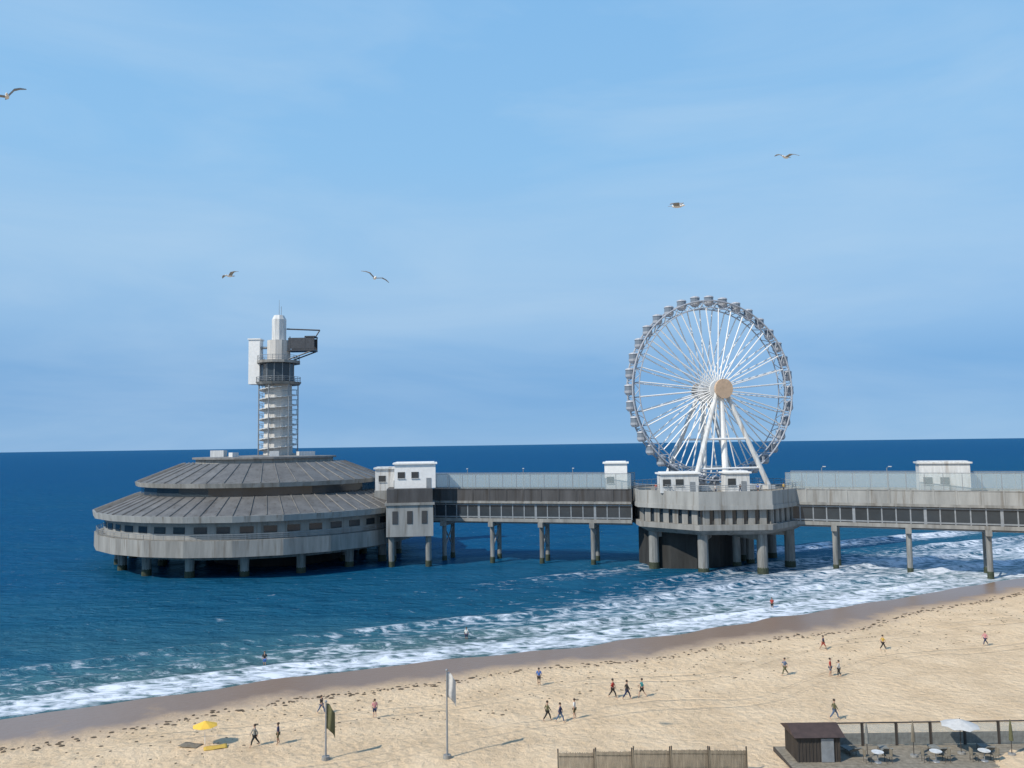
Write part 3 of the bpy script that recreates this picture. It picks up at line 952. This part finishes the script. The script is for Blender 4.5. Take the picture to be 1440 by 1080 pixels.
def person(label, x, y, z, rz, pose, top, bottom, topm, botm, sc=1., skin='skin', hair='hair', group=CAT_G):
    o = thing('person', label, 'person', (x, y, z), rz, group)
    o.scale = (sc,) * 3
    if pose not in BODY: BODY[pose] = body_mesh(POSES[pose])
    link('body', BODY[pose], o, M[skin])
    MB().ell((0, .012, 1.685), (.108, .115, .105)).build('hair', M[hair], o, True)
    garment(top, pose, top, M[topm], o)
    garment(bottom, pose, bottom, M[botm], o)
    return o
PEO = [  # px, py of the feet, heading, pose, top, bottom, colours, label
 (452, 1004, 70, 'walk', 'shirt', 'trousers', 'black', 'denim', 'person in black top and jeans walking near the left flagpole'),
 (527, 1010, 200, 'stand', 'shirt', 'shorts', 'pink', 'navy', 'person in pink top standing on the sand left of the tall flagpole'),
 (770, 1014, 100, 'walk', 'coat', 'trousers', 'olive', 'black', 'person in long olive coat walking above the left end of the reed windbreak'),
 (788, 1016, 95, 'walkback', 'coat', 'trousers', 'navy', 'denim', 'person in long navy coat walking beside the olive coated person'),
 (808, 1011, 250, 'stand', 'shirt', 'shorts', 'whitecloth', 'olive', 'person in white top and shorts facing the olive coated person'),
 (862, 982, 80, 'walkback', 'shirt', 'trousers', 'red', 'black', 'person in red top on the middle of the beach'),
 (882, 984, 85, 'walk', 'coat', 'trousers', 'black', 'navy', 'person in black coat walking beside the person in red'),
 (903, 981, 265, 'walk', 'shirt', 'shorts', 'teal', 'black', 'person in teal top walking left near the person in red'),
 (1104, 950, 280, 'walk', 'shirt', 'trousers', 'denim', 'olive', 'person in blue denim shirt walking on the upper right beach'),
 (1168, 951, 60, 'stand', 'shirt', 'shorts', 'red', 'denim', 'person in red shirt and blue shorts on the upper right beach'),
 (1180, 952, 240, 'look', 'coat', 'trousers', 'palecloth', 'black', 'person in pale grey coat beside the red shirted person at right'),
 (1174, 1012, 75, 'walk', 'coat', 'trousers', 'olive', 'denim', 'person in olive coat walking just above the dark hut'),
 (1158, 914, 85, 'walkback', 'shirt', 'shorts', 'navy', 'red', 'person in navy top and red shorts near the wet sand at right'),
 (1242, 914, 90, 'walk', 'shirt', 'trousers', 'mustard', 'black', 'person in mustard top walking on the wet sand at right'),
 (1386, 908, 275, 'walk', 'coat', 'trousers', 'pink', 'navy', 'person in pink coat at the far right of the beach'),
 (758, 964, 180, 'look', 'shirt', 'shorts', 'blue', 'black', 'person in bright blue top standing in mid beach'),
 (372, 938, 10, 'stand', 'shirt', 'shorts', 'black', 'blue', 'person in black top paddling at the water edge left of centre'),
 (656, 902, 350, 'stand', 'shirt', 'shorts', 'whitecloth', 'navy', 'person in white top paddling in the foam in mid picture'),
 (1086, 858, 355, 'stand', 'shirt', 'shorts', 'red', 'black', 'person in red top wading in the surf before the wheel'),
 (358, 1050, 300, 'walk', 'coat', 'trousers', 'greycloth', 'black', 'person in grey coat walking right of the yellow parasol'),
 (391, 1047, 280, 'stand', 'shirt', 'shorts', 'navy', 'olive', 'person in navy top and olive shorts between yellow parasol and short flagpole'),
]
for (dx, dy, hd, pose, tp, bt, tm, bm_, lb) in ((-13.2, -8, 180, 'stand', 'shirt', 'trousers', 'red', 'denim', 'person in red at the left corner of the wheel platform railing'),
        (-3.4, -15.8, 20, 'stand', 'shirt', 'trousers', 'whitecloth', 'navy', 'person in white at the front railing right of the grey booth'),
        (1.2, -15.7, 200, 'walk', 'coat', 'trousers', 'black', 'denim', 'person in black coat at the railing in front of the wheel'),
        (4.6, -15.4, 170, 'look', 'shirt', 'shorts', 'blue', 'black', 'person in blue top at the railing below the right wheel leg'),
        (10.8, -11.4, 120, 'stand', 'coat', 'trousers', 'mustard', 'black', 'person in mustard coat at the right corner of the wheel platform'),
        (14.6, -5.6, 60, 'walk', 'shirt', 'trousers', 'teal', 'denim', 'person in teal top at the right side railing of the wheel platform')):
    person(lb, CW.x + dx, CW.y + dy, 15.12, R(hd), pose, tp, bt, tm, bm_, 1.0, 'skin', 'hair', 'people on the wheel platform')
for (px, py, hd, pose, tp, bt, tm, bm_, lb) in PEO:
    q = ground(px, py, 1.0)
    for _ in range(4): q = ground(px, py, ground_z(q.x, q.y))
    person(lb, q.x, q.y, ground_z(q.x, q.y) + .01, R(hd), pose, tp, bt, tm, bm_, random.uniform(.94, 1.04), random.choice(['skin', 'skin', 'skin_dark']))

M['yellow'] = mat('yellow_fabric', (.75, .46, .06), .8, vary=.1, scale=4)
q0 = ground(288, 1046, 1.5)
for _ in range(4): q0 = ground(288, 1046, ground_z(q0.x, q0.y))
o = thing('beach_parasol', 'small yellow parasol stuck in the sand at lower left', 'parasol', (q0.x, q0.y, ground_z(q0.x, q0.y)))
MB().tube((0, 0, -.3), (0, 0, 1.85), .025, n=7).build('pole', M['white'], o)
cn = MB().add([(0, 0, 1.85)] + [((1.0 if i % 2 == 0 else .93) * math.cos(PI * i / 8), (1.0 if i % 2 == 0 else .93) * math.sin(PI * i / 8), 1.45) for i in range(16)], [(0, 1 + i, 1 + (i + 1) % 16) for i in range(16)]).build('canopy', M['yellow'], o)
cn.modifiers.new('t', 'SOLIDIFY').thickness = .02
for (px, py, rz, mm_, lb) in ((303, 1052, .4, 'mustard', 'mustard towel right of the yellow parasol'), (268, 1049, -.3, 'reed', 'brown towel left of the yellow parasol')):
    q = ground(px, py, 1.5)
    for _ in range(4): q = ground(px, py, ground_z(q.x, q.y))
    tw_ = MB()
    N_ = 8
    vs = []
    for i in range(N_ + 1):
        for j in range(5):
            x, y = (i / N_ - .5) * 1.8, (j / 4 - .5) * .9
            vs.append((x, y, .05 + .02 * math.sin(x * 5 + j)))
    tw_.add(vs, [(i * 5 + j, (i + 1) * 5 + j, (i + 1) * 5 + j + 1, i * 5 + j + 1) for i in range(N_) for j in range(4)])
    o = tw_.build('towel', M[mm_], None, True, label=lb, category='towel', group='towels laid on the sand')
    o.location = (q.x, q.y, ground_z(q.x, q.y) + .04)
    o.rotation_euler = (0, 0, rz)
    o.modifiers.new('t', 'SOLIDIFY').thickness = .03
# seaweed and shells along the tide line
wk = MB()
for i in range(1500):
    s_ = random.uniform(-10, 190)
    line = random.choice([10.5, 10.5, 14.5, 21])
    d_ = -(line + 3 * noise.noise(Vector((s_ * .045, 5, 0))) + random.gauss(0, .55 if line < 12 else 1.6))
    x, y = sd_to_xy(s_, d_)
    q = random.uniform(.05, .22) if line < 12 else random.uniform(.04, .13)
    wk.ell((x, y, beach_z(s_, d_) + .01), (q * random.uniform(.6, 1.8), q, q * .35), 6, 4)
wk.build('seaweed', mat('dry_seaweed', (.07, .05, .03), .9, vary=.5, scale=5), None, False, kind='stuff', label='dark specks of seaweed and shells scattered along the tide line', category='seaweed')

# ------------------------------------------------------------------ flagpoles
def gpt(px, py, z0=1.5):
    q = ground(px, py, z0)
    for _ in range(4): q = ground(px, py, ground_z(q.x, q.y))
    return q
def flagpole(px, py, h, label, fm):
    q = gpt(px, py)
    o = thing('flagpole', label, 'flagpole', (q.x, q.y, ground_z(q.x, q.y) - .05), 0, 'flagpoles on the sand')
    MB().tube((0, 0, 0), (0, 0, h), .085, .05, 8).ell((0, 0, h), (.1, .1, .1)).build('pole', M['steel'], o)
    MB().lathe([(0, 0), (.35, 0), (.3, .3), (0, .3)], 10).build('base', M['concrete'], o)
    vs, fs = [], []
    nx, nz = 9, 7
    for i in range(nx + 1):
        for j in range(nz + 1):
            u, t = i / nx, j / nz
            vs.append((.06 + .62 * u, .13 * math.sin(u * 7 + t * 2) * (.3 + u), h - .15 - 1.9 * t - .75 * u * u))
    for i in range(nx):
        for j in range(nz):
            a = i * (nz + 1) + j
            fs.append((a, a + 1, a + nz + 2, a + nz + 1))
    f = MB().add(vs, fs).build('flag', fm, o, True)
    sf = f.modifiers.new('thick', 'SOLIDIFY'); sf.thickness = .02
flagpole(629, 1066, 6.6, 'taller grey flagpole with hanging pale flag standing on the sand', M['palecloth'])
flagpole(458, 1068, 4.4, 'shorter grey flagpole with drooping olive flag on the sand at left', M['olive'])

# ------------------------------------------------------------------ beach terrace, lower right
T0 = gpt(1098, 1056)          # far left corner
TZ = ground_z(T0.x, T0.y) + .35
tr = thing('beach_terrace', 'weathered timber terrace on the sand in the lower right corner', 'terrace', (T0.x, T0.y, TZ - .35))
db = MB()
for i in range(60):
    db.box((11.5, -.25 - i * .3, .33 + .006 * (i % 3)), (24, .27, .08))
db.build('decking', M['wood'], tr)
MB().box((11.5, -.02, .12), (24.1, .08, .42)).box((-.54, -9, .12), (.08, 18, .42)).build('skirt', M['darkwood'], tr)
WSG = 'windscreen panels around the beach terrace'
def panel(loc, rz, wdt, h, pm, fm, label, name='windscreen', group=WSG):
    o = thing(name, label, 'windscreen', loc, rz, group)
    MB().box((0, 0, h * .3), (wdt - .12, .05, h * .52)).build('lower_panel', pm, o)
    MB().box((0, 0, h * .77), (wdt - .12, .025, h * .38)).build('glass', M['clear'], o)
    for s in (-1, 1): MB().box((s * wdt / 2, 0, h / 2), (.1, .1, h)).build('post', fm, o)
    MB().box((0, 0, h + .03), (wdt + .1, .12, .07)).build('top_rail', fm, o)
    return o
ords = ['first', 'second', 'third', 'fourth', 'fifth', 'sixth']
p0 = None
for i in range(6):
    x = T0.x + 4.9 + i * 2.6
    lb = ords[i] + ' grey windscreen panel right of the dark hut on the terrace edge'
    if p0 is None: p0 = panel((x, T0.y - .2, TZ + .04), 0, 2.5, 1.65, M['greycloth'], M['darkwood'], lb)
    else: dup(p0, (x, T0.y - .2, TZ + .04), 0, lb)
# hut
ht = thing('beach_hut', 'small dark timber hut with red brown roof on the terrace corner', 'hut', (T0.x + 1.75, T0.y - 1.9, TZ + .04))
MB().box((0, 0, .9), (3.1, 2.6, 1.8)).build('wall', M['darkwood'], ht)
bt = MB()
for i in range(13): bt.box((-1.5 + i * .25, 1.32, 0.9), (.06, .05, 1.8)); bt.box((-1.5 + i * .25, -1.32, 0.9), (.06, .05, 1.8))
for i in range(11): bt.box((-1.57, -1.25 + i * .25, 0.9), (.05, .06, 1.8))
bt.build('batten', M['darkwood'], ht)
MB().add([(-1.85, -1.6, 1.8), (1.85, -1.6, 1.8), (1.85, 1.6, 1.8), (-1.85, 1.6, 1.8), (-1.85, 0, 2.35), (1.85, 0, 2.35), ], [(0, 1, 5, 4), (2, 3, 4, 5), (0, 4, 3), (1, 2, 5), (3, 2, 1, 0)]).build('roof', M['redroof'], ht)
MB().box((.6, -1.36, .84), (.9, .08, 1.65)).build('door', M['steel'], ht)
# parasols, tables, loungers
def parasol(x, y, z, label, m, opened):
    o = thing('parasol', label, 'parasol', (x, y, z), 0, 'parasols on the beach terrace')
    MB().tube((0, 0, 0), (0, 0, 2.55), .03, n=8).build('pole', M['darkwood'], o)
    MB().lathe([(0, 0), (.28, 0), (.25, .12), (0, .12)], 12).build('base', M['concrete'], o)
    if opened:
        mb = MB()
        n = 8
        vs = [(0, 0, 2.5)]
        for i in range(n):
            t = 2 * PI * i / n
            vs.append((1.35 * math.cos(t), 1.35 * math.sin(t), 2.02))
            t += PI / n
            vs.append((1.22 * math.cos(t), 1.22 * math.sin(t), 2.08))
        mb.add(vs, [(0, 1 + i, 1 + (i + 1) % 16) for i in range(16)])
        c = mb.build('canopy', m, o)
        c.modifiers.new('t', 'SOLIDIFY').thickness = .02
    else:
        prof = [(.05, 1.0), (.15, 1.05), (.13, 1.5), (.09, 2.1), (.03, 2.5), (.0, 2.55), (.0, 1.0)]
        MB().lathe(prof, 10).build('canopy', m, o)
q = (T0.x + 12.7, T0.y - 2.0)
parasol(q[0], q[1], TZ + .04, 'open pale grey parasol on the beach terrace', M['palecloth'], True)
parasol(T0.x + 5.5, T0.y - 2.6, TZ + .04, 'closed dark grey parasol nearest the dark hut', M['greycloth'], False)
parasol(T0.x + 9.0, T0.y - 2.4, TZ + .04, 'closed brown parasol midway between hut and open parasol', M['reed'], False)
parasol(T0.x + 16.2, T0.y - 2.4, TZ + .04, 'closed olive parasol right of the open parasol', M['olive'], False)
def lounger(x, y, z, rz, label):
    o = thing('sun_lounger', label, 'sun lounger', (x, y, z), rz, 'sun loungers on the beach terrace')
    MB().box((0, .35, .32), (.62, 1.25, .08)).build('seat', M['greycloth'], o)
    MB().add([(-.31, -.27, .32), (.31, -.27, .32), (.31, -.85, .72), (-.31, -.85, .72), (-.31, -.24, .40), (.31, -.24, .40), (.31, -.80, .79), (-.31, -.80, .79)],
             [(0, 1, 2, 3), (7, 6, 5, 4), (0, 4, 5, 1), (1, 5, 6, 2), (2, 6, 7, 3), (3, 7, 4, 0)]).build('backrest', M['greycloth'], o)
    for a in (-.27, .27):
        for b in (-.2, .9): MB().tube((a, b, 0), (a, b, .28), .025, n=6).build('leg', M['darkwood'], o)
    return o
l0 = lounger(T0.x + 4.6, T0.y - 1.9, TZ + .04, R(15), 'grey sun lounger right beside the dark hut')
dup(l0, (T0.x + 7.1, T0.y - 2.0, TZ + .04), R(-8), 'grey sun lounger between the dark grey and brown closed parasols')
dup(l0, (T0.x + 11.0, T0.y - 2.1, TZ + .04), R(5), 'grey sun lounger just left of the open parasol')
dup(l0, (T0.x + 14.6, T0.y - 2.0, TZ + .04), R(-5), 'grey sun lounger just right of the open parasol')
def table_set(x, y, z, label):
    o = thing('cafe_table', label, 'table', (x, y, z), 0, 'cafe tables on the beach terrace')
    MB().lathe([(0, .71), (.42, .71), (.42, .75), (0, .75)], 16).build('table_top', M['dirtywhite'], o)
    MB().tube((0, 0, 0), (0, 0, .71), .035, n=8).build('leg', M['steel'], o)
    MB().lathe([(0, 0), (.26, 0), (.24, .03), (0, .04)], 12).build('base', M['steel'], o)
    return o
def chair(x, y, z, rz, label):
    o = thing('chair', label, 'chair', (x, y, z), rz, 'chairs on the beach terrace')
    MB().box((0, 0, .45), (.44, .44, .05)).build('seat', M['reed'], o)
    MB().box((0, .21, .72), (.44, .04, .42)).build('backrest', M['reed'], o)
    for a in (-.19, .19):
        for b in (-.19, .19): MB().tube((a, b, 0), (a * .95, b * .95, .43), .02, n=6).build('leg', M['darkwood'], o)
    return o
t0 = c0_ = None
for x_, wh in ((5.9, 'left of the brown closed parasol'), (10.1, 'right of the brown closed parasol'), (13.6, 'right of the open parasol')):
    xx, yy, zz = T0.x + x_, T0.y - 3.4, TZ + .04
    lb = 'round white cafe table on the terrace ' + wh
    if t0 is None: t0 = table_set(xx, yy, zz, lb)
    else: dup(t0, (xx, yy, zz), 0, lb)
    for sx, sd_ in ((-.75, 'left'), (.75, 'right')):
        lb = 'chair on the %s side of the table %s' % (sd_, wh)
        if c0_ is None: c0_ = chair(xx + sx, yy, zz, R(90), lb)
        else: dup(c0_, (xx + sx, yy, zz), R(90 if sx < 0 else -90), lb)
# reed windbreak to the left of the terrace
A = gpt(784, 1090); B = gpt(1052, 1087)
for i in range(5):
    q = A.lerp(B, (i + .5) / 5)
    wdt = (B - A).length / 5
    dv = B - A
    o = thing('reed_windbreak', ['leftmost', 'second from left', 'middle', 'fourth from left', 'rightmost'][i] + ' reed windbreak panel at the bottom edge of the beach', 'windbreak', (q.x, q.y, ground_z(q.x, q.y) - .05), math.atan2(dv.y, dv.x), 'reed windbreak panels')
    rb = MB()
    n = int(wdt / .07)
    for k in range(n):
        rb.box((-wdt / 2 + (k + .5) * wdt / n, random.uniform(-.01, .01), .85 + random.uniform(-.03, .03)), (.052, .05, 1.5), 0)
    rb.build('reed_panel', M['reed'], o)
    for s in (-1, 1): MB().tube((s * (wdt / 2 - .06), .06, 0), (s * (wdt / 2 - .06), .06, 1.85), .05, n=7).build('post', M['darkwood'], o)
    MB().box((0, .06, 1.3), (wdt - .1, .05, .08)).build('rail', M['darkwood'], o)

# ------------------------------------------------------------------ gulls
def gull(px, py, Y, span, rz, bank, label):
    q = at(px, py, Y)
    o = thing('seagull', label, 'seagull', q, rz, 'gulls in the sky')
    o.scale = (span / 1.4,) * 3
    o.rotation_euler = (R(8), bank, rz)
    MB().ell((0, 0, 0), (.075, .24, .075), 10, 8).ell((0, -.26, .035), (.045, .065, .045), 8, 6).build('body', M['featherw'], o, True)
    MB().add([(0, -.31, .045), (.015, -.31, .03), (-.015, -.31, .03), (0, -.38, .025)], [(0, 1, 3), (1, 2, 3), (2, 0, 3)]).build('beak', M['beak'], o)
    MB().box((0, .29, 0), (.12, .16, .015)).build('tail', M['feather'], o)
    for s in (-1, 1):
        P = [(.03, -.12, .10, 0), (.35, -.20, .17, .16), (.55, -.10, .08, .14), (.72, .06, .02, .09)]
        vs = []
        for x, y0, z0, _ in P: pass
        prof = [(.03, -.13, .13, .02), (.32, -.19, .10, .15), (.52, -.10, .10, .14), (.72, .05, .09, .08)]
        for x, y0, y1, z in prof: vs += [(s * x, y0, z), (s * x, y1, z - .01), (s * x, y1, z - .025), (s * x, y0, z - .025)]
        fs = []
        for k in range(3):
            for j in range(4): fs.append((k * 4 + j, k * 4 + (j + 1) % 4, k * 4 + 4 + (j + 1) % 4, k * 4 + 4 + j))
        fs += [(0, 1, 2, 3), (12, 13, 14, 15)]
        MB().add(vs, fs).build('wing', M['feather'], o)
gull(10, 136, 28, 1.4, R(30), R(-30), 'largest gull, at the left edge of the sky')
gull(1105, 221, 40, 1.4, R(-50), R(15), 'gull gliding high above the right side of the wheel')
gull(952, 290, 33, 1.4, R(60), R(-14), 'gull banking above the top of the wheel')
gull(527, 391, 38, 1.4, R(20), R(20), 'gull flying right of the tower top')
gull(323, 388, 48, 1.4, R(-30), R(-10), 'small gull flying left of the tower top')
